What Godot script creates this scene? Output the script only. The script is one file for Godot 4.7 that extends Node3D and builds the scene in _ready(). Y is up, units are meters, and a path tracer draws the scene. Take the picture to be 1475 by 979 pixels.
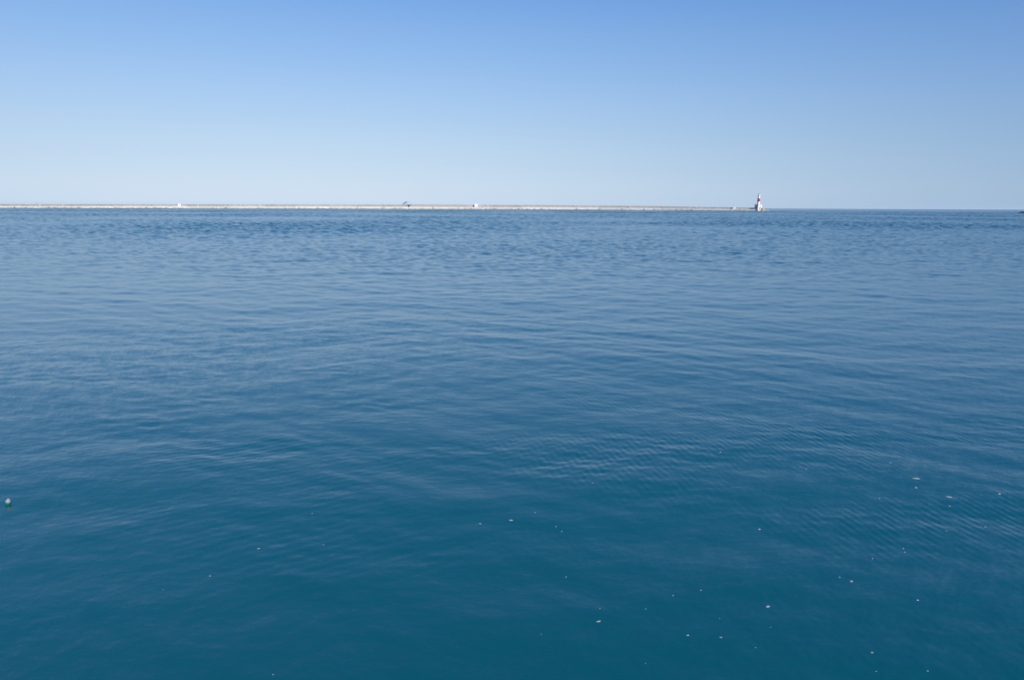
extends Node3D
# A calm lake harbour on a clear day: open water, a long concrete breakwater on the horizon, a lighthouse at its head.

const EYE := 3.0
var M := {}
var taken := {}
var noise_warp := FastNoiseLite.new()
var noise_gust := FastNoiseLite.new()
var noise_fine := FastNoiseLite.new()
var noise_chop := FastNoiseLite.new()
var noise_sea := FastNoiseLite.new()
var w_kx := PackedFloat64Array()
var w_kz := PackedFloat64Array()
var w_lee := PackedFloat64Array()
var w_open := PackedFloat64Array()
var w_far := PackedFloat64Array()
var w_phase := PackedFloat64Array()
var w_bend := PackedFloat64Array()
var w_side := PackedFloat64Array()

# ---------------------------------------------------------------- helpers
func numbered(called: String) -> String:
	var n: int = taken.get(called, 0)
	taken[called] = n + 1
	return called if n == 0 else "%s_%03d" % [called, n]

func tag(o: Node, label: String, category: String, group := "") -> void:
	o.set_meta("label", label)
	o.set_meta("category", category)
	if group != "":
		o.set_meta("group", group)

func thing(called: String, label: String, category: String, at: Vector3, turn := 0.0, group := "") -> Node3D:
	var o := Node3D.new()
	o.name = numbered(called)
	add_child(o)
	o.position = at
	o.rotation.y = turn
	tag(o, label, category, group)
	return o

func part(called: String, st: SurfaceTool, m: Material, parent: Node) -> MeshInstance3D:
	var o := MeshInstance3D.new()
	o.name = called
	o.mesh = st.commit()
	o.material_override = m
	o.cast_shadow = GeometryInstance3D.SHADOW_CASTING_SETTING_ON
	parent.add_child(o, true)
	return o

func begin() -> SurfaceTool:
	var st := SurfaceTool.new()
	st.begin(Mesh.PRIMITIVE_TRIANGLES)
	return st

func tri(st: SurfaceTool, a: Vector3, b: Vector3, c: Vector3) -> void:
	# corners run counter-clockwise as seen from outside
	var n := (b - a).cross(c - a)
	if n.length_squared() < 1e-14:
		return
	n = n.normalized()
	for p: Vector3 in [a, c, b]:
		st.set_normal(n)
		st.add_vertex(p)

func quad(st: SurfaceTool, a: Vector3, b: Vector3, c: Vector3, d: Vector3) -> void:
	tri(st, a, b, c)
	tri(st, a, c, d)

func frustum(st: SurfaceTool, c: Vector3, lo: Vector2, hi: Vector2, h: float, chamfer := 0.0, shift := Vector2.ZERO) -> void:
	# an upright block: c is the middle of its foot, lo and hi its full sizes at foot and top; the upright edges are chamfered
	var ring_lo: Array = []
	var ring_hi: Array = []
	for s: Array in [[1, 1, 0], [1, 1, 1], [-1, 1, 1], [-1, 1, 0], [-1, -1, 0], [-1, -1, 1], [1, -1, 1], [1, -1, 0]]:
		var cx: float = chamfer if s[2] == 1 else 0.0
		var cz: float = chamfer if s[2] == 0 else 0.0
		ring_lo.append(c + Vector3(s[0] * (lo.x / 2 - cx), 0, s[1] * (lo.y / 2 - cz)))
		ring_hi.append(c + Vector3(s[0] * (hi.x / 2 - cx) + shift.x, h, s[1] * (hi.y / 2 - cz) + shift.y))
	for i in 8:
		var j := (i + 1) % 8
		quad(st, ring_lo[j], ring_lo[i], ring_hi[i], ring_hi[j])
	for i in range(1, 7):
		tri(st, ring_hi[0], ring_hi[i + 1], ring_hi[i])
		tri(st, ring_lo[0], ring_lo[i], ring_lo[i + 1])

func block(c: Vector3, size: Vector3, chamfer := 0.0) -> SurfaceTool:
	var st := begin()
	frustum(st, c, Vector2(size.x, size.z), Vector2(size.x, size.z), size.y, chamfer)
	return st

func lathe(st: SurfaceTool, c: Vector3, profile: Array, sides := 16) -> void:
	# profile: [radius, height] from foot to top
	for i in profile.size() - 1:
		for k in sides:
			var a0 := TAU * k / sides
			var a1 := TAU * (k + 1) / sides
			var p0 := Vector2(profile[i][0], profile[i][1])
			var p1 := Vector2(profile[i + 1][0], profile[i + 1][1])
			quad(st, c + Vector3(cos(a1) * p0.x, p0.y, sin(a1) * p0.x), c + Vector3(cos(a0) * p0.x, p0.y, sin(a0) * p0.x),
				c + Vector3(cos(a0) * p1.x, p1.y, sin(a0) * p1.x), c + Vector3(cos(a1) * p1.x, p1.y, sin(a1) * p1.x))

func boulder(st: SurfaceTool, c: Vector3, size: Vector3, rng: RandomNumberGenerator) -> void:
	# a rough stone: a small ball with its corners pushed in and out
	var rings := 4
	var sides := 6
	var pts: Array = []
	var turn := rng.randf() * TAU
	for i in rings + 1:
		var row: Array = []
		var v := PI * i / rings
		for k in sides:
			var a := turn + TAU * k / sides
			var r := rng.randf_range(0.78, 1.12)
			row.append(c + Vector3(sin(v) * cos(a) * size.x * r, cos(v) * size.y * (r if i > 0 and i < rings else 0.85), sin(v) * sin(a) * size.z * r))
		pts.append(row)
	for i in rings:
		for k in sides:
			var j := (k + 1) % sides
			quad(st, pts[i][k], pts[i][j], pts[i + 1][j], pts[i + 1][k])

func noise(seed_value: int, frequency: float, octaves := 1) -> FastNoiseLite:
	var n := FastNoiseLite.new()
	n.noise_type = FastNoiseLite.TYPE_SIMPLEX_SMOOTH
	n.seed = seed_value
	n.frequency = frequency
	n.fractal_type = FastNoiseLite.FRACTAL_FBM if octaves > 1 else FastNoiseLite.FRACTAL_NONE
	n.fractal_octaves = octaves
	return n

func mottled(a: Color, b: Color, metres: float, seed_value: int, rough: float) -> StandardMaterial3D:
	# stone or concrete of two tones in patches; colours are linear base colours
	var t := NoiseTexture2D.new()
	t.width = 256
	t.height = 256
	t.seamless = true
	t.noise = noise(seed_value, 0.03, 4)
	var g := Gradient.new()
	g.offsets = PackedFloat32Array([0.25, 0.75])
	g.colors = PackedColorArray([a.linear_to_srgb(), b.linear_to_srgb()])
	t.color_ramp = g
	var m := StandardMaterial3D.new()
	m.albedo_texture = t
	m.uv1_triplanar = true
	m.uv1_world_triplanar = true
	m.uv1_scale = Vector3.ONE / metres
	m.roughness = rough
	return m

func plain(c: Color, rough: float) -> StandardMaterial3D:
	var m := StandardMaterial3D.new()
	m.albedo_color = c.linear_to_srgb()
	m.roughness = rough
	return m

# ---------------------------------------------------------------- sky
func make_sky() -> Image:
	# clear air: pale at the horizon, deepening blue upwards, darkest at a right angle to the sun as a clear sky is
	var stops := [
		[0.0, Vector3(0.565, 0.690, 0.845)],
		[1.5, Vector3(0.570, 0.705, 0.850)],
		[4.6, Vector3(0.480, 0.655, 0.850)],
		[8.4, Vector3(0.362, 0.565, 0.855)],
		[12.0, Vector3(0.265, 0.475, 0.825)],
		[15.5, Vector3(0.188, 0.386, 0.768)],
		[20.0, Vector3(0.105, 0.325, 0.775)],
		[30.0, Vector3(0.050, 0.260, 0.740)],
		[45.0, Vector3(0.028, 0.195, 0.620)],
		[90.0, Vector3(0.020, 0.145, 0.500)]]
	var w := 1024
	var h := 512
	var data := PackedFloat32Array()
	data.resize(w * h * 3)
	for j in h:
		var el := 90.0 - (j + 0.5) / h * 180.0
		var c: Vector3 = stops[0][1]
		if el > 0.0:
			for i in stops.size() - 1:
				if el <= stops[i + 1][0]:
					var t: float = (el - stops[i][0]) / (stops[i + 1][0] - stops[i][0])
					c = stops[i][1].lerp(stops[i + 1][1], t)
					break
		var swing := 0.25 * cos(deg_to_rad(clampf(el, 0, 90)))
		for i in w:
			var around := ((i + 0.5) / w - 0.5) * 360.0
			var f := 0.81 - swing * cos(deg_to_rad(2.0 * (around - 70.0)))
			var at := (j * w + i) * 3
			data[at] = c.x * pow(f, 1.35)
			data[at + 1] = c.y * f
			data[at + 2] = c.z * pow(f, 0.65)
	return Image.create_from_data(w, h, false, Image.FORMAT_RGBF, data.to_byte_array())

# ---------------------------------------------------------------- water
func set_up_waves() -> void:
	noise_warp = noise(11, 0.11)
	noise_gust = noise(23, 0.02, 2)
	noise_fine = noise(37, 0.7)
	noise_chop = noise(51, 0.3, 2)
	noise_sea = noise(67, 1.0)
	# [wavelength, heading in degrees from +x towards +z, slope near the shore, in the open, far out where the wind has had a long run, phase, bending of the crests, which side it is stronger on]
	for t: Array in [
		[13.0, 75, 0.002, 0.003, 0.006, 0.3, 1.0, 0.0], [7.3, 104, 0.003, 0.004, 0.010, 1.9, 1.2, 0.0], [5.1, 81, 0.0035, 0.005, 0.014, 4.1, 1.5, 0.0],
		[4.0, 122, 0.004, 0.006, 0.016, 1.4, 1.7, 0.0], [3.2, 58, 0.0045, 0.008, 0.018, 0.8, 2.0, 0.0], [2.6, 96, 0.005, 0.010, 0.020, 5.6, 2.0, 0.0],
		[2.0, 134, 0.006, 0.014, 0.022, 2.6, 2.0, 0.0], [1.5, 66, 0.007, 0.018, 0.022, 3.7, 2.2, 0.0],
		[1.13, 108, 0.009, 0.022, 0.022, 5.2, 2.4, 0.0], [0.8, 76, 0.011, 0.026, 0.022, 3.3, 2.6, 0.0], [0.57, 128, 0.012, 0.03, 0.022, 0.1, 2.8, 0.2],
		[0.41, 60, 0.014, 0.035, 0.03, 1.1, 3.0, -0.4], [0.30, 100, 0.015, 0.035, 0.03, 4.4, 3.0, 0.0], [0.225, 122, 0.017, 0.03, 0.03, 0.2, 3.0, 0.3],
		[0.165, 88, 0.019, 0.03, 0.03, 2.2, 3.2, 0.0], [0.125, 57, 0.024, 0.03, 0.03, 4.7, 3.0, -1.0], [0.105, -20, 0.026, 0.03, 0.03, 2.9, 2.9, 0.9], [0.086, -8, 0.030, 0.03, 0.03, 0.9, 2.6, 1.0]]:
		var k: float = TAU / t[0]
		var a := deg_to_rad(t[1])
		w_kx.append(k * cos(a))
		w_kz.append(k * sin(a))
		w_lee.append(t[2] / k)
		w_open.append(t[3] / k)
		w_far.append(t[4] / k)
		w_phase.append(t[5])
		w_bend.append(t[6])
		w_side.append(t[7])

func water_height(x: float, z: float, dx: float, dz: float) -> float:
	# dx and dz: how closely the surface is sampled here; waves that the sampling cannot hold are left out
	var w := noise_warp.get_noise_2d(x, z)
	var f := noise_fine.get_noise_2d(x, z)
	var g := noise_gust.get_noise_2d(x * 0.5, z * 0.5)
	var ch := noise_chop.get_noise_2d(x * 0.8, z * 1.4)
	var open := smoothstep(7.0, 55.0, -z)  # the lee of the shore is calmer than the open harbour
	var fetch := smoothstep(25.0, 130.0, -z)
	var gust := clampf(1.0 + 1.0 * g, 0.35, 1.7)
	var patch := clampf(0.55 + 1.7 * ch, 0.0, 1.9)
	var side := clampf(x / 5.0, -1.0, 1.0)
	var quay := 0.3 + 0.7 * smoothstep(4.0, 8.0, -z)  # stillest right under the quay
	var bend := 2.2 * w
	var bend_fine := bend + 0.7 * f
	var y := 0.0
	for i in w_kx.size():
		var kx := w_kx[i]
		var kz := w_kz[i]
		var keep := clampf(2.0 - maxf(absf(kx) * dx, absf(kz) * dz) * 0.62, 0.0, 1.0)
		if keep <= 0.0:
			continue
		var amp := lerpf(lerpf(w_lee[i], w_open[i], open), w_far[i], fetch) * keep
		if i >= 2:
			amp *= gust
		if i >= 11:
			amp *= quay * patch * clampf(0.75 + 0.75 * w_side[i] * side, 0.0, 1.5)
		y += amp * sin(kx * x + kz * z + w_phase[i] + w_bend[i] * (bend_fine if i >= 9 else bend))
	if open > 0.0:
		# short, unordered wind chop
		y += gust * fetch * (0.105 + 0.10 * smoothstep(150.0, 450.0, -z)) * noise_sea.get_noise_2d(x * 0.30, z * 0.36) * clampf(2.0 - dz * 0.6, 0.0, 1.0)
		y += gust * (0.016 * open + 0.052 * fetch) * noise_sea.get_noise_2d(x * 0.66 + 310.0, z * 0.82) * clampf(2.0 - dz * 1.3, 0.0, 1.0)
		y += gust * (0.018 * open + 0.012 * fetch) * noise_sea.get_noise_2d(x * 1.5 + 170.0, z * 1.9) * clampf(2.0 - dz * 2.8, 0.0, 1.0)
	return y

func make_water() -> void:
	var cols := 701
	var spread: Array = []
	for i in cols:
		spread.append(lerpf(-1.0, 1.0, i / float(cols - 1)))
	# a few wide columns on either side carry the sheet out of the picture
	var t_cols: Array = []
	for s: float in [-14.0, -6.0, -3.0, -1.9, -1.3]:
		t_cols.append(s)
	t_cols.append_array(spread)
	for s: float in [1.3, 1.9, 3.0, 6.0, 14.0]:
		t_cols.append(s)
	var nc := t_cols.size()
	var away: Array = [-9000.0, -300.0, -20.0, 0.5]
	var near := 2.6
	var d_row := near
	while d_row < 12000.0:
		away.append(d_row)
		# steps grow with distance, but in the harbour stay short enough to hold its chop
		var step := d_row * d_row * 0.00048
		if d_row > 20.0:
			step = minf(step, 0.2 * pow(d_row / 20.0, 0.6))
		if d_row > 1100.0:
			step = (d_row - 1100.0) * 0.05 + 2.3
		d_row += step
	var nr := away.size()
	var v := PackedVector3Array()
	v.resize(nc * nr)
	var uv := PackedVector2Array()
	uv.resize(nc * nr)
	for j in nr:
		var d: float = away[j]
		var wide := maxf(absf(d), near) * 0.98
		var dz := 50.0
		if j > 5 and j < nr - 1:
			dz = (away[j + 1] - away[j - 1]) * 0.5
		for i in nc:
			var x: float = t_cols[i] * wide
			var dx := wide * 2.0 / cols
			if i < 5 or i > nc - 6:
				dx = wide * 0.5
			var y := 0.0
			if d > 0.0 and d < 2500.0:
				y = water_height(x, -d, dx, dz)
			v[j * nc + i] = Vector3(x, y, -d)
			# ripple pattern laid out in metres, drifting a little so that its repeats do not line up
			uv[j * nc + i] = Vector2(x + 2.6 * noise_warp.get_noise_2d(x * 0.45 + 500.0, d * 0.45), d + 2.6 * noise_warp.get_noise_2d(x * 0.45, d * 0.45 + 900.0))
	var n := PackedVector3Array()
	n.resize(nc * nr)
	var idx := PackedInt32Array()
	idx.resize((nc - 1) * (nr - 1) * 6)
	var q := 0
	for j in nr:
		for i in nc:
			var at := j * nc + i
			var l := v[at - 1 if i > 0 else at]
			var r := v[at + 1 if i < nc - 1 else at]
			var b := v[at - nc if j > 0 else at]
			var f := v[at + nc if j < nr - 1 else at]
			n[at] = (r - l).cross(f - b).normalized()
			if i < nc - 1 and j < nr - 1:
				idx[q] = at
				idx[q + 1] = at + nc
				idx[q + 2] = at + 1
				idx[q + 3] = at + 1
				idx[q + 4] = at + nc
				idx[q + 5] = at + nc + 1
				q += 6
	var arrays := []
	arrays.resize(Mesh.ARRAY_MAX)
	arrays[Mesh.ARRAY_VERTEX] = v
	arrays[Mesh.ARRAY_NORMAL] = n
	arrays[Mesh.ARRAY_TEX_UV] = uv
	arrays[Mesh.ARRAY_INDEX] = idx
	var mesh := ArrayMesh.new()
	mesh.add_surface_from_arrays(Mesh.PRIMITIVE_TRIANGLES, arrays)
	var o := MeshInstance3D.new()
	o.name = "water"
	o.mesh = mesh
	o.material_override = M.water
	o.set_meta("kind", "structure")
	add_child(o)

# ---------------------------------------------------------------- breakwater
var line: Array = [  # x, z, height of the parapet
	[-468.9, -520.0, 2.73], [-429.8, -580.0, 3.04], [-383.8, -650.0, 3.46], [-314.5, -715.0, 3.89], [-225.7, -780.0, 4.47], [-98.6, -830.0, 5.10], [18.3, -845.0, 5.30], [135.3, -835.0, 4.86], [212.5, -810.0, 4.09], [254.8, -790.0, 3.60], [284.2, -775.0, 3.37]]

func on_line(s: float) -> Vector3:
	# (x, parapet height, z) along the breakwater, s from 0 to 10
	var i := clampi(int(s), 0, line.size() - 2)
	var t := s - i
	var p: Array = []
	for k in [-1, 0, 1, 2]:
		var a: Array = line[clampi(i + k, 0, line.size() - 1)]
		p.append(Vector3(a[0], a[2], a[1]))
	return p[1].cubic_interpolate(p[2], p[0], p[3], t)

func station(s: float) -> Dictionary:
	var c := on_line(s)
	var d := on_line(minf(s + 0.02, 9.999)) - on_line(maxf(s - 0.02, 0.0))
	d.y = 0.0
	d = d.normalized()
	return {"at": Vector3(c.x, 0, c.z), "h": c.y, "along": d, "back": Vector3(d.z, 0, -d.x)}

func spot(s: float, back: float, height_share: float) -> Vector3:
	var k := station(s)
	return k.at + k.back * back + Vector3(0, k.h * height_share, 0)

func s_near(x: float) -> float:
	# where along the breakwater a given x lies
	var lo := 0.0
	var hi := 10.0
	for i in 40:
		var m := (lo + hi) / 2
		if on_line(m).x < x:
			lo = m
		else:
			hi = m
	return (lo + hi) / 2

func make_breakwater() -> void:
	var root := thing("breakwater", "long low pale concrete breakwater stretching along the horizon to the lighthouse", "breakwater", Vector3.ZERO)
	var rng := RandomNumberGenerator.new()
	rng.seed = 7
	var s := 0.0
	var end := 9.62
	while s < end - 0.01:
		var reach := (on_line(minf(s + 0.1, end)) - on_line(s)).length() * 10.0
		var e := minf(s + rng.randf_range(28.0, 40.0) / reach, end)
		if end - e < 0.12:
			e = end
		var low := begin()
		var up := begin()
		var steps := 5
		var lift := rng.randf_range(-0.025, 0.02)
		var sink := rng.randf_range(-0.03, 0.02)
		for k in steps:
			var gap := 0.0015
			var a := station(lerpf(s + gap, e - gap, k / float(steps)))
			var b := station(lerpf(s + gap, e - gap, (k + 1) / float(steps)))
			# lower wall with its quay deck
			var deck := 0.56 + sink
			var pa: Array = []
			var pb: Array = []
			for p: Array in [[0.0, -0.25], [0.15, deck - 0.03], [0.35, deck], [5.6, deck + 0.01], [5.6, -0.25]]:
				pa.append(a.at + a.back * p[0] + Vector3(0, a.h * p[1], 0))
				pb.append(b.at + b.back * p[0] + Vector3(0, b.h * p[1], 0))
			for i in 4:
				quad(low, pa[i], pb[i], pb[i + 1], pa[i + 1])
			if k == 0:
				for i in range(1, 4):
					tri(low, pa[0], pa[i], pa[i + 1])
			if k == steps - 1:
				for i in range(1, 4):
					tri(low, pb[0], pb[i + 1], pb[i])
			# parapet standing on the back of the deck
			pa.clear()
			pb.clear()
			var top := 1.0 + lift
			for p: Array in [[5.62, -0.25], [5.7, top - 0.09], [5.5, top - 0.085], [5.5, top], [7.6, top + 0.005], [7.8, -0.25]]:
				pa.append(a.at + a.back * p[0] + Vector3(0, a.h * p[1], 0))
				pb.append(b.at + b.back * p[0] + Vector3(0, b.h * p[1], 0))
			for i in 5:
				quad(up, pa[i], pb[i], pb[i + 1], pa[i + 1])
			if k == 0:
				for i in range(1, 5):
					tri(up, pa[0], pa[i], pa[i + 1])
			if k == steps - 1:
				for i in range(1, 5):
					tri(up, pb[0], pb[i + 1], pb[i])
		part("quay_wall", low, M["concrete_%d" % rng.randi_range(0, 2)], root)
		part("parapet", up, M["parapet_%d" % rng.randi_range(0, 2)], root)
		s = e
	# rubble along the foot of the wall
	var rub := begin()
	s = 0.0
	while s < end - 0.02:
		var k := station(s)
		var r: float = rng.randf_range(0.5, 1.15) * (0.7 + k.h * 0.09)
		if rng.randf() < 0.9:
			boulder(rub, k.at - k.back * rng.randf_range(0.0, 1.5) + Vector3(0, rng.randf_range(-0.15, 0.25), 0), Vector3(r * rng.randf_range(0.8, 1.5), r * rng.randf_range(0.5, 0.85), r), rng)
		s += rng.randf_range(0.9, 1.9) / ((on_line(minf(s + 0.05, end)) - on_line(s)).length() * 20.0 + 1.0)
	var rubble := part("rubble", rub, M.rubble, root)
	rubble.set_meta("kind", "stuff")
	# pale bollard posts on the deck, and dark ladder recesses in the wall
	for x: float in [-413.0, -403.2, -321.3, -300.6, -207.7, -181.2, -66.7, -54.3, -30.8, 75.7, 141.0, 214.0]:
		var sp := s_near(x)
		var st := begin()
		var k := station(sp)
		var h: float = k.h * 0.46
		lathe(st, spot(sp, 4.2, 0.555), [[0.36, 0.0], [0.32, h * 0.8], [0.5, h * 0.84], [0.5, h * 0.95], [0.3, h], [0.0, h]], 10)
		part("post", st, M.pale, root)
	for x: float in [-424.3, -410.4, -358.6, -301.2, -239.0, -220.2, -152.8, -138.9, -133.5, -95.4, -65.9, -50.9, -22.4, 7.3, 35.2, 78.2, 104.9, 132.1, 157.8, 169.5, 194.0, 199.9, 258.9]:
		var sp := s_near(x)
		var k := station(sp)
		var st := begin()
		for side: float in [-0.45, 0.45]:
			frustum(st, spot(sp, -0.22, -0.2) + k.along * side, Vector2(0.2, 0.2), Vector2(0.2, 0.2), k.h * 0.55)
		for rung in 6:
			frustum(st, spot(sp, -0.2, -0.02 + rung * 0.066), Vector2(0.8, 0.14), Vector2(0.8, 0.14), 0.14)
		var rail := part("ladder", st, M.rusted, root)
		rail.set_meta("label", "dark rusted ladder on the quay wall")

# ---------------------------------------------------------------- lighthouse
func make_lighthouse() -> void:
	var at := Vector3(277.4, 0, -781.7)
	var turn := deg_to_rad(23.0)
	# the head of the breakwater that carries the lighthouse
	var head := thing("pier_head", "grey concrete block and low slab at the end of the breakwater, right of the lighthouse", "pier", at + Vector3(4.6, 0, 1.2), deg_to_rad(8))
	var st := begin()
	frustum(st, Vector3(0.0, -1.0, 0), Vector2(3.6, 6.0), Vector2(3.2, 5.6), 4.3, 0.25)
	part("block", st, M.brown_concrete, head)
	st = begin()
	frustum(st, Vector3(1.4, -1.0, 0.2), Vector2(9.4, 8.4), Vector2(8.8, 8.0), 2.1, 0.4)
	part("slab", st, M.brown_concrete, head)
	st = begin()
	var rng := RandomNumberGenerator.new()
	rng.seed = 21
	for i in 26:
		var a := rng.randf_range(-1.5, 1.5)
		boulder(st, Vector3(1.4 + cos(a) * 4.9, rng.randf_range(-0.2, 0.35), sin(a) * 4.8), Vector3(rng.randf_range(0.5, 1.0), rng.randf_range(0.35, 0.7), rng.randf_range(0.5, 1.0)), rng)
	part("rubble", st, M.rubble, head).set_meta("kind", "stuff")

	var o := thing("lighthouse", "white lighthouse with a red band on an arched concrete base at the breakwater's end", "lighthouse", at, turn)
	part("footing", block(Vector3(0, -0.9, 0), Vector3(7.6, 2.5, 7.6), 0.3), M.concrete_0, o)
	var deck := 1.6
	var w := 5.6
	var high := 4.9
	for sx: float in [-1, 1]:
		for sz: float in [-1, 1]:
			st = begin()
			frustum(st, Vector3(sx * (w / 2 - 0.55), deck, sz * (w / 2 - 0.55)), Vector2(1.7, 1.7), Vector2(1.25, 1.25), high, 0.12, Vector2(-sx * 0.05, -sz * 0.05))
			part("corner_pier", st, M.white_paint, o)
	for i in 4:
		var arch := CSGPolygon3D.new()
		var half := w / 2 - 1.0
		var pts := PackedVector2Array([Vector2(half, high - 0.02), Vector2(-half, high - 0.02), Vector2(-half, 0.01), Vector2(-half + 0.35, 0.01)])
		for q in 9:
			var b := PI - PI * q / 8.0
			pts.append(Vector2(cos(b) * (half - 0.35), 2.3 + sin(b) * 1.15))
		pts.append(Vector2(half - 0.35, 0.01))
		pts.append(Vector2(half, 0.01))
		arch.polygon = pts
		arch.depth = 0.55
		arch.name = "arch_wall"
		arch.material = M.white_paint
		o.add_child(arch, true)
		arch.rotation.y = i * PI / 2
		arch.position = Vector3(0, deck, 0) + Vector3(0, 0, w / 2 - 0.35).rotated(Vector3.UP, i * PI / 2)
	var core := part("core", block(Vector3(0, deck, 0), Vector3(3.7, high, 3.7), 0.2), M.white_paint, o)
	var door := part("door", block(Vector3(-0.2, deck + 0.02, 1.9), Vector3(1.3, 2.3, 0.14), 0.03), M.rust_door, core)
	door.set_meta("label", "dark rusty door in the base")
	var platform := part("platform", block(Vector3(0, deck + high, 0), Vector3(w + 0.5, 0.45, w + 0.5), 0.1), M.white_paint, o)
	st = begin()
	var y := deck + high + 0.45
	for i in 4:
		var turn_b := Basis(Vector3.UP, i * PI / 2)
		for q in 7:
			frustum(st, turn_b * Vector3(lerpf(-w / 2, w / 2, q / 6.0), 0, w / 2) + Vector3(0, y, 0), Vector2(0.09, 0.09), Vector2(0.09, 0.09), 1.1)
		for hgt: float in [0.55, 1.04]:
			var size := Vector2(w, 0.07) if i % 2 == 0 else Vector2(0.07, w)
			frustum(st, turn_b * Vector3(0, 0, w / 2) + Vector3(0, y + hgt, 0), size, size, 0.07)
	part("railing", st, M.iron_light, platform)
	# stair flight down the shaded side
	st = begin()
	for q in 12:
		frustum(st, Vector3(-w / 2 - 0.7, deck + q * 0.4, -1.8 + q * 0.3), Vector2(1.1, 0.34), Vector2(1.1, 0.34), 0.1)
	for sx: float in [-0.58, 0.58]:
		for q in 24:
			frustum(st, Vector3(-w / 2 - 0.7 + sx, deck + q * 0.2 - 0.05, -1.8 + q * 0.15), Vector2(0.08, 0.2), Vector2(0.08, 0.2), 0.28)
	part("stair", st, M.iron, o)
	# tower: square, slightly tapering, in three bands
	var base := y
	var top_piece: Node = o
	var shaft := [[0.0, 2.55, "white_paint", "tower_base"], [3.2, 2.38, "red_paint", "red_band"], [6.95, 2.18, "white_paint", "tower_top"], [11.1, 1.95, "", ""]]
	for i in 3:
		st = begin()
		var lo: float = shaft[i][1]
		var hi: float = shaft[i + 1][1]
		frustum(st, Vector3(0, base + shaft[i][0], 0), Vector2(lo, lo), Vector2(hi, hi), shaft[i + 1][0] - shaft[i][0] - 0.004, 0.28)
		var p := part(shaft[i][3], st, M[shaft[i][2]], o)
		if i == 2:
			top_piece = p
		if i == 1:
			p.set_meta("label", "red band round the middle of the tower")
	var cap := part("tower_cap", block(Vector3(0, base + 11.1, 0), Vector3(2.25, 0.3, 2.25), 0.3), M.white_paint, o)
	st = begin()
	lathe(st, Vector3(0, base + 11.4, 0), [[0.42, 0.0], [0.42, 0.25], [0.3, 0.3], [0.34, 0.8], [0.1, 1.05], [0.0, 1.1]], 12)
	part("beacon", st, M.iron, cap)
	st = begin()
	frustum(st, Vector3(0.2, base + 9.2, 1.06), Vector2(0.55, 0.1), Vector2(0.55, 0.1), 0.9)
	part("window", st, M.dark_glass, top_piece)

# ---------------------------------------------------------------- small things on and beyond the breakwater
func make_hut(x: float, label: String, size: Vector3) -> void:
	var sp := s_near(x)
	var k := station(sp)
	var turn := atan2(-k.back.x, -k.back.z)
	var o := thing("equipment_hut", label, "hut", spot(sp, 3.0, 0.555), turn, "white huts on the breakwater")
	var hut_wall := part("wall", block(Vector3(0, -0.1, 0), Vector3(size.x, size.y, size.z), 0.08), M.white_paint, o)
	part("roof", block(Vector3(0, size.y - 0.1, 0), Vector3(size.x + 0.3, 0.22, size.z + 0.3), 0.05), M.white_paint, o)
	part("door", block(Vector3(size.x * 0.16, 0.02, size.z / 2 + 0.03), Vector3(0.95, size.y * 0.66, 0.08), 0.02), M.pink_door, hut_wall)

func make_far_lighthouse() -> void:
	var o := thing("beacon_tower", "tiny far white and pink beacon tower showing above the breakwater", "beacon", Vector3(-514.9, 0, -1480.0), deg_to_rad(15))
	part("crib", block(Vector3(0, -1.0, 0), Vector3(9, 4.0, 9), 0.6), M.concrete_1, o)
	part("base", block(Vector3(0, 3.0, 0), Vector3(4.6, 4.6, 4.6), 0.4), M.parapet_1, o)
	var y := 7.6
	var rows := [[0.0, 1.55, "white_paint", "tower_base"], [2.4, 1.4, "red_paint", "red_band"], [3.4, 1.3, "white_paint", "tower_top"], [5.9, 1.15, "", ""]]
	for i in 3:
		var st := begin()
		lathe(st, Vector3(0, y, 0), [[rows[i][1], rows[i][0]], [rows[i + 1][1], rows[i + 1][0] - 0.004]], 14)
		part(rows[i][3], st, M[rows[i][2]], o)
	var cap := begin()
	lathe(cap, Vector3(0, y + 5.9, 0), [[1.5, 0.0], [1.5, 0.25], [0.7, 0.3], [0.7, 1.1], [0.0, 1.5]], 14)
	part("lantern", cap, M.white_paint, o)

func make_shelter() -> void:
	var sp := s_near(-124.9)
	var o := thing("shelter", "small open shelter with a pitched roof, one slope coloured blue for shade, on top of the breakwater", "shelter", spot(sp, 3.2, 0.555), deg_to_rad(-4))
	var k := station(sp)
	var eave: float = k.h * 0.46 + 0.7
	var ridge := eave + 2.3
	for z: float in [-1.9, 1.9]:
		for x: float in [-3.6, 0.4, 3.9]:
			var st := begin()
			lathe(st, Vector3(x, -0.2, z), [[0.16, 0.0], [0.13, (ridge if x == 0.4 else eave) + 0.1], [0.0, (ridge if x == 0.4 else eave) + 0.1]], 8)
			part("post", st, M.pale, o)
	for side: float in [-1, 1]:
		var st := begin()
		var a := Vector3(0.4, ridge, -2.4)
		var b := Vector3(0.4, ridge, 2.4)
		var c := Vector3(0.4 + side * 5.0, eave, 2.4)
		var d := Vector3(0.4 + side * 5.0, eave, -2.4)
		var up := Vector3(0, 1.0, 0)
		if side > 0:
			quad(st, a + up, b + up, c + up, d + up)
			quad(st, d, c, b, a)
		else:
			quad(st, d + up, c + up, b + up, a + up)
			quad(st, a, b, c, d)
		quad(st, b, c, c + up, b + up)
		quad(st, d, a, a + up, d + up)
		quad(st, c, d, d + up, c + up)
		var p := part("roof_panel", st, M.roof_shade_blue if side < 0 else M.roof_sunlit_pale, o)  # shade and sunlight are put into the two slope colours
		p.set_meta("label", "roof slope coloured blue for its shade" if side < 0 else "roof slope coloured pale for the sunlight on it")

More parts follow.
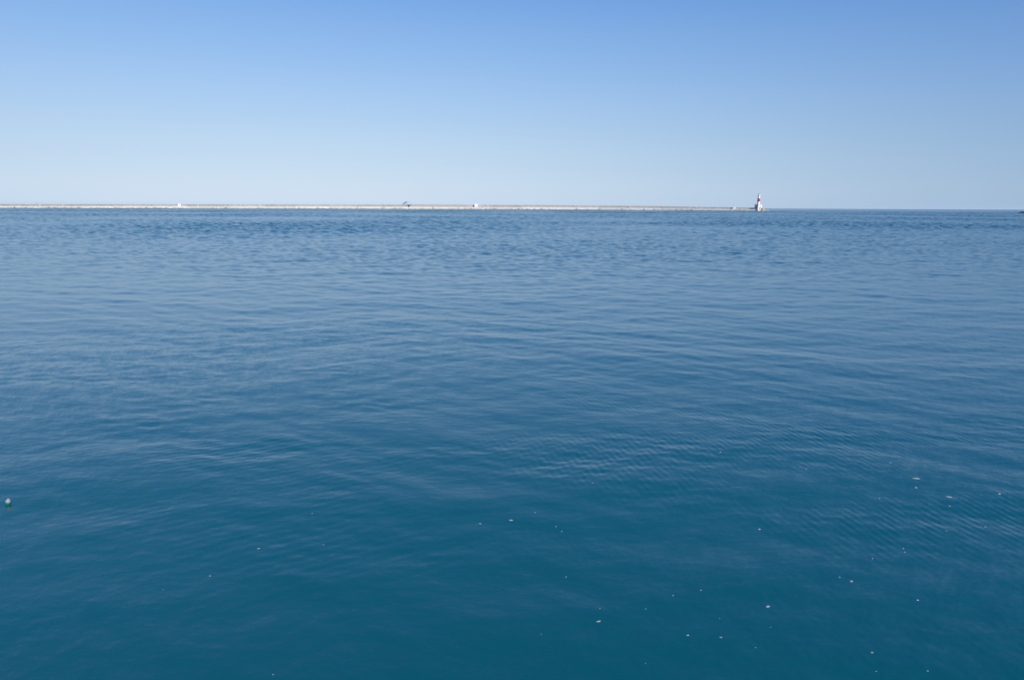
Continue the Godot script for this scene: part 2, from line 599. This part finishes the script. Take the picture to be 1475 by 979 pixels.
func make_mast() -> void:
	var o := thing("mast", "thin dark mast rising above the breakwater at the far left", "mast", spot(s_near(-413.1), 9.5, 0.0), 0.0)
	var st := begin()
	lathe(st, Vector3(0, -1.0, 0), [[0.16, 0.0], [0.12, 4.0], [0.07, 6.1], [0.0, 6.12]], 8)
	part("pole", st, M.iron, o)
	part("footing", block(Vector3(0, -1.0, 0), Vector3(1.2, 2.2, 1.2), 0.1), M.concrete_1, o)
	st = begin()
	frustum(st, Vector3(0, 4.3, 0), Vector2(0.9, 0.06), Vector2(0.9, 0.06), 0.06)
	part("crossbar", st, M.iron, o)

func make_cover_slab() -> void:
	var o := thing("concrete_blocks", "pale concrete block with a sloping side lying on the parapet, far left", "block", spot(s_near(-417.8), 6.6, 1.0), deg_to_rad(-30))
	var st := begin()
	frustum(st, Vector3(0, -0.05, 0), Vector2(2.9, 1.5), Vector2(1.8, 1.2), 0.42, 0.1)
	part("block", st, M.pale, o)
	st = begin()
	frustum(st, Vector3(0.2, 0.37, 0), Vector2(1.3, 0.8), Vector2(0.9, 0.7), 0.16, 0.06)
	part("cap", st, M.pale, o)

func make_boat(at: Vector3, turn: float, label: String, hull_m: Material, size: float) -> void:
	var o := thing("small_boat", label, "boat", at, turn, "small boats moored along the breakwater")
	var st := begin()
	# hull: sections from stern to bow
	var secs := [[-1.0, 0.62, 0.42, 0.55], [-0.4, 0.72, 0.5, 0.55], [0.3, 0.66, 0.42, 0.6], [0.75, 0.42, 0.22, 0.68], [1.1, 0.04, 0.02, 0.8]]
	for i in secs.size() - 1:
		for side: float in [-1, 1]:
			var a: Array = secs[i]
			var b: Array = secs[i + 1]
			var p0 := Vector3(a[0], a[3], side * a[1]) * size
			var p1 := Vector3(b[0], b[3], side * b[1]) * size
			var p2 := Vector3(b[0], -0.2, side * b[2]) * size
			var p3 := Vector3(a[0], -0.2, side * a[2]) * size
			if side > 0:
				quad(st, p3, p2, p1, p0)
			else:
				quad(st, p0, p1, p2, p3)
			var m0 := Vector3(a[0], a[3] - 0.06, 0) * size
			var m1 := Vector3(b[0], b[3] - 0.06, 0) * size
			if side > 0:
				quad(st, p0, p1, m1, m0)
			else:
				quad(st, m0, m1, p1, p0)
	quad(st, Vector3(-1, 0.55, -0.62) * size, Vector3(-1, -0.2, -0.42) * size, Vector3(-1, -0.2, 0.42) * size, Vector3(-1, 0.55, 0.62) * size)
	part("hull", st, hull_m, o)
	st = begin()
	frustum(st, Vector3(0.15, 0.5, 0) * size, Vector2(0.95, 0.9) * size, Vector2(0.7, 0.75) * size, 0.62 * size, 0.08 * size)
	var cabin := part("cabin", st, M.white_paint, o)
	st = begin()
	frustum(st, Vector3(0.15, 0.78, 0) * size, Vector2(0.9, 0.87) * size, Vector2(0.84, 0.83) * size, 0.18 * size, 0.06 * size)
	part("window", st, M.dark_glass, cabin)

func make_jetty() -> void:
	var o := thing("rock_jetty", "dark low rock jetty tip poking in at the right edge", "jetty", Vector3(423.6, 0, -578.0), 0.0)
	var rng := RandomNumberGenerator.new()
	rng.seed = 99
	for i in 70:
		var t := pow(i / 70.0, 1.1)
		var x := t * 34.0
		var crown := 0.5 + minf(x * 0.30, 2.2)
		var st := begin()
		var r := rng.randf_range(0.9, 1.6) * (0.55 + 0.45 * minf(1.0, x / 4.0))
		boulder(st, Vector3(x + rng.randf_range(-0.6, 0.6), crown * rng.randf_range(0.0, 0.9) - 0.25, rng.randf_range(-1.6, 1.6)), Vector3(r * 1.3, r * 0.62, r), rng)
		part("boulder", st, M["dark_rock_%d" % (i % 2)], o)

# ---------------------------------------------------------------- floating things close by
func make_float() -> void:
	var at := Vector3(-5.14, water_height(-5.14, -6.48, 0.01, 0.01), -6.48)
	var o := thing("plastic_float", "small white and green plastic float bobbing near the left edge", "float", at)
	o.rotation = Vector3(deg_to_rad(8), 0.4, deg_to_rad(-10))
	var st := begin()
	lathe(st, Vector3.ZERO, [[0.0, -0.03], [0.018, -0.028], [0.023, -0.012], [0.0235, 0.026]], 18)
	part("lower_shell", st, M.green_plastic, o)
	st = begin()
	lathe(st, Vector3.ZERO, [[0.0235, 0.0265], [0.0225, 0.040], [0.018, 0.05], [0.010, 0.058], [0.0, 0.06]], 18)
	part("upper_shell", st, M.white_plastic, o)
	st = begin()
	lathe(st, Vector3.ZERO, [[0.004, 0.058], [0.004, 0.07], [0.0, 0.072]], 8)
	part("stem", st, M.white_plastic, o)

func make_fleck(x: float, z: float, size: float, stretch: float, label: String) -> void:
	var rng := RandomNumberGenerator.new()
	rng.seed = int(x * 1000.0) * 7919 + int(z * 1000.0)
	var o := thing("foam_fleck", label, "foam", Vector3(x, water_height(x, z, 0.01, 0.01) - 0.001, z), rng.randf_range(-0.5, 0.5), "pale flecks floating on the water")
	var st := begin()
	var sides := 9
	var rim: Array = []
	var mid: Array = []
	for k in sides:
		var a := TAU * k / sides
		var r := size * rng.randf_range(0.7, 1.2)
		rim.append(Vector3(cos(a) * r * stretch, 0.0, sin(a) * r))
		mid.append(Vector3(cos(a) * r * stretch * 0.55, size * rng.randf_range(0.22, 0.4), sin(a) * r * 0.55))
	for k in sides:
		var j := (k + 1) % sides
		quad(st, rim[j], rim[k], mid[k], mid[j])
		tri(st, mid[j], mid[k], Vector3(0, size * 0.42, 0))
		tri(st, rim[k], rim[j], Vector3(0, -0.004, 0))
	part("froth", st, M.foam, o)

# ---------------------------------------------------------------- scene
func _ready() -> void:
	var cam := Camera3D.new()
	cam.name = "camera"
	cam.fov = 53.13
	cam.near = 0.05
	cam.far = 30000.0
	cam.position = Vector3(0, EYE, 0)
	cam.basis = Basis(Vector3.RIGHT, deg_to_rad(-11.07)) * Basis(Vector3.BACK, 0.005)
	add_child(cam)
	cam.current = true

	var env := Environment.new()
	var sky := Sky.new()
	var pan := PanoramaSkyMaterial.new()
	pan.panorama = ImageTexture.create_from_image(make_sky())
	sky.sky_material = pan
	env.background_mode = Environment.BG_SKY
	env.sky = sky
	env.tonemap_mode = Environment.TONE_MAPPER_LINEAR
	env.tonemap_exposure = 1.0
	env.sdfgi_enabled = true
	env.ssao_enabled = true
	env.ssil_enabled = true
	var we := WorldEnvironment.new()
	we.name = "environment"
	we.environment = env
	add_child(we)

	# sun high behind the right shoulder
	var sun := DirectionalLight3D.new()
	sun.name = "sun"
	sun.light_energy = 1.35
	sun.light_color = Color(1.0, 0.955, 0.89)
	sun.light_angular_distance = 0.5
	sun.shadow_enabled = true
	var az := deg_to_rad(150.0)
	var el := deg_to_rad(30.0)
	var towards := Vector3(sin(az) * cos(el), sin(el), -cos(az) * cos(el))
	add_child(sun)
	sun.look_at_from_position(Vector3.ZERO, -towards)

	var water := StandardMaterial3D.new()
	water.albedo_color = Color(0.0, 0.087, 0.087).linear_to_srgb()
	water.roughness = 0.25
	water.metallic_specular = 0.5
	water.clearcoat_enabled = true
	water.clearcoat = 0.5
	water.clearcoat_roughness = 0.18
	var ripple := NoiseTexture2D.new()
	ripple.width = 1024
	ripple.height = 1024
	ripple.seamless = true
	ripple.as_normal_map = true
	ripple.bump_strength = 8.0
	ripple.noise = noise(71, 0.022, 4)
	water.normal_enabled = true
	water.normal_texture = ripple
	water.normal_scale = 0.15
	water.uv1_scale = Vector3(1.0 / 11.0, 1.0 / 7.0, 1.0)
	M.water = water
	M.concrete_0 = mottled(Color(0.52, 0.51, 0.49), Color(0.68, 0.67, 0.65), 22.0, 3, 0.9)
	M.concrete_1 = mottled(Color(0.48, 0.475, 0.46), Color(0.64, 0.63, 0.61), 18.0, 4, 0.9)
	M.concrete_2 = mottled(Color(0.56, 0.55, 0.53), Color(0.72, 0.71, 0.69), 27.0, 5, 0.9)
	M.parapet_0 = mottled(Color(0.30, 0.295, 0.275), Color(0.45, 0.44, 0.41), 16.0, 6, 0.95)
	M.parapet_1 = mottled(Color(0.33, 0.325, 0.305), Color(0.47, 0.46, 0.44), 21.0, 7, 0.95)
	M.parapet_2 = mottled(Color(0.28, 0.275, 0.255), Color(0.42, 0.41, 0.39), 25.0, 8, 0.95)
	M.brown_concrete = mottled(Color(0.33, 0.30, 0.26), Color(0.46, 0.42, 0.38), 9.0, 9, 0.95)
	M.rubble = mottled(Color(0.16, 0.155, 0.12), Color(0.42, 0.40, 0.33), 12.0, 10, 0.95)
	M.dark_rock_0 = mottled(Color(0.008, 0.016, 0.02), Color(0.022, 0.034, 0.036), 6.0, 12, 0.8)
	M.dark_rock_1 = mottled(Color(0.006, 0.013, 0.017), Color(0.018, 0.028, 0.032), 5.0, 13, 0.8)
	M.pale = mottled(Color(0.62, 0.61, 0.57), Color(0.74, 0.73, 0.70), 7.0, 14, 0.85)
	M.white_paint = mottled(Color(0.78, 0.78, 0.77), Color(0.84, 0.84, 0.83), 5.0, 15, 0.55)
	M.red_paint = mottled(Color(0.50, 0.035, 0.075), Color(0.58, 0.05, 0.095), 4.0, 16, 0.5)
	M.iron = plain(Color(0.05, 0.055, 0.06), 0.6)
	M.rusted = plain(Color(0.17, 0.16, 0.15), 0.8)
	M.iron_light = plain(Color(0.45, 0.46, 0.47), 0.6)
	M.rust_door = plain(Color(0.09, 0.045, 0.03), 0.7)
	M.pink_door = plain(Color(0.78, 0.56, 0.56), 0.6)
	M.dark_glass = plain(Color(0.02, 0.025, 0.03), 0.1)
	M.roof_shade_blue = plain(Color(0.12, 0.25, 0.48), 0.6)  # blue painted in for the shade on the left roof slope
	M.roof_sunlit_pale = plain(Color(0.62, 0.60, 0.64), 0.6)  # same roof, paler to paint in the sunlight on its right slope
	M.blue_hull = plain(Color(0.05, 0.12, 0.32), 0.3)
	M.white_hull = plain(Color(0.78, 0.78, 0.80), 0.3)
	M.green_plastic = plain(Color(0.0, 0.16, 0.15), 0.3)
	M.white_plastic = plain(Color(0.30, 0.32, 0.35), 0.35)
	M.foam = plain(Color(0.36, 0.36, 0.36), 0.9)

	set_up_waves()
	make_water()
	make_breakwater()
	make_lighthouse()
	make_far_lighthouse()
	make_hut(-335.5, "leftmost white hut on the breakwater, left of the tiny far beacon", Vector3(2.7, 2.5, 2.4))
	make_hut(-44.2, "white hut in the middle of the breakwater, right of the open shelter", Vector3(4.0, 3.6, 3.4))
	make_hut(252.8, "white hut on the breakwater, nearest to the lighthouse", Vector3(3.2, 2.7, 2.8))
	make_shelter()
	make_mast()
	make_cover_slab()
	make_boat(spot(s_near(210.3), -3.2, 0.0), 0.3, "small blue and white boat moored below the breakwater, left of the lighthouse", M.blue_hull, 1.5)
	make_boat(spot(s_near(-36.7), -3.4, 0.0), -0.25, "tiny pale boat at the breakwater's foot, below the middle white hut", M.white_hull, 1.7)
	make_boat(spot(s_near(22.5), -3.4, 0.0), 0.05, "tiny pale boat at the breakwater's foot, alone midway between hut and lighthouse", M.white_hull, 1.2)
	make_jetty()
	make_float()
	for f: Array in FLECKS:
		make_fleck(f[0], f[1], f[2], f[3], f[4])

const FLECKS := [
	[4.59, -7.26, 0.017, 2.6, "long thin pale fleck, uppermost of the bright flecks near the right edge"],
	[4.45, -7.02, 0.014, 1.3, "small pale fleck just below the long thin fleck near the right edge"],
	[4.66, -6.78, 0.017, 1.9, "bright slanting fleck between the long thin fleck and the right edge"],
	[4.53, -6.56, 0.010, 1.2, "faint speck just below the bright slanting fleck near the right edge"],
	[5.24, -6.84, 0.014, 1.4, "pale fleck closest to the right edge"],
	[2.38, -6.04, 0.014, 1.2, "lone round pale fleck right of centre, above the lower right cluster"],
	[3.46, -7.54, 0.011, 1.2, "faint speck well left of the long thin fleck and a little higher"],
	[4.56, -7.74, 0.011, 1.2, "faint speck just above the long thin fleck near the right edge"],
	[2.61, -8.06, 0.011, 1.2, "highest faint speck on the rippled water right of centre"],
	[3.55, -5.67, 0.009, 1.2, "upper one of a close pair of specks at lower right"],
	[3.52, -5.60, 0.009, 1.2, "lower one of a close pair of specks at lower right"],
	[3.17, -5.48, 0.009, 1.2, "faint speck at lower right, left of the close pair of specks"],
	[2.73, -5.16, 0.008, 1.3, "faint speck just left of the wide pale fleck at lower right"],
	[2.80, -5.10, 0.012, 1.9, "wide pale fleck at lower right, upper right of the brightest oval fleck"],
	[3.18, -4.82, 0.010, 1.2, "small round pale fleck at lower right, right of the wide fleck"],
	[1.52, -4.95, 0.008, 1.2, "faint speck upper left of the brightest oval fleck"],
	[1.98, -4.74, 0.0135, 1.6, "brightest oval fleck at lower right"],
	[1.27, -4.37, 0.009, 1.6, "left one of two small flecks side by side below the brightest oval fleck"],
	[1.50, -4.35, 0.009, 1.3, "right one of two small flecks side by side below the brightest oval fleck"],
	[2.49, -4.18, 0.009, 1.3, "small fleck near the bottom edge at right, below the wide pale fleck"],
	[2.42, -3.99, 0.006, 1.2, "faint speck at the bottom edge, below the small fleck at right"],
	[2.76, -3.99, 0.007, 1.2, "rightmost faint speck at the bottom edge"],
	[1.71, -4.24, 0.005, 1.2, "faint speck just right of the two small flecks lying side by side"],
	[1.90, -4.47, 0.005, 1.2, "faint speck just below the brightest oval fleck"],
	[4.59, -6.11, 0.009, 1.2, "lowest faint speck beside the right edge"],
	[4.15, -6.01, 0.008, 1.2, "faint speck right of and above the close pair of specks"],
	[3.90, -6.74, 0.009, 1.2, "faint speck left of the bright slanting fleck near the right edge"],
	[1.56, -4.58, 0.005, 1.2, "faint speck above the right one of two side by side flecks"],
	[0.00, -6.17, 0.014, 1.8, "wide bright fleck at the middle of the foreground water"],
	[-0.30, -6.10, 0.011, 1.5, "pale fleck left of the wide bright fleck in the middle, with a speck beside it"],
	[-0.33, -6.08, 0.006, 1.2, "tiny speck at the left end of the fleck left of the middle fleck"],
	[0.24, -6.34, 0.008, 1.2, "faint speck right of and above the wide bright middle fleck"],
	[0.43, -6.05, 0.008, 1.2, "upper of two faint specks right of the wide bright middle fleck"],
	[0.48, -5.96, 0.008, 1.2, "lower of two faint specks right of the wide bright middle fleck"],
	[0.46, -5.16, 0.007, 1.2, "lone faint speck between the middle fleck and the long bottom fleck"],
	[0.68, -4.69, 0.006, 1.2, "faint speck just above the long bright fleck near the bottom edge"],
	[0.65, -4.53, 0.0115, 2.1, "long bright fleck right of centre near the bottom edge"],
	[1.28, -4.87, 0.008, 1.2, "faint speck midway between the long bottom fleck and the brightest oval fleck"],
	[1.03, -4.69, 0.006, 1.2, "faint speck a short way right of the long bright bottom fleck"],
	[0.90, -7.06, 0.009, 1.2, "highest faint speck near the centre of the foreground water"],
	[0.22, -4.37, 0.005, 1.2, "faint speck lower left of the long bright bottom fleck"],
	[0.91, -4.07, 0.005, 1.2, "faint speck at the bottom edge, lower right of the long bright fleck"],
	[-2.26, -5.61, 0.010, 1.9, "pale fleck at lower left, uppermost of the left flecks"],
	[-2.50, -5.16, 0.009, 1.4, "pale fleck at lower left, below and left of the uppermost left fleck"],
	[-1.70, -5.68, 0.007, 1.3, "faint speck right of the uppermost pale fleck at lower left"],
	[-2.78, -4.94, 0.005, 1.2, "leftmost faint speck at lower left"],
	[-1.55, -3.93, 0.006, 1.2, "faint speck at the bottom edge in the left half"],
	[-1.98, -6.30, 0.007, 1.2, "highest faint speck in the left half"]]
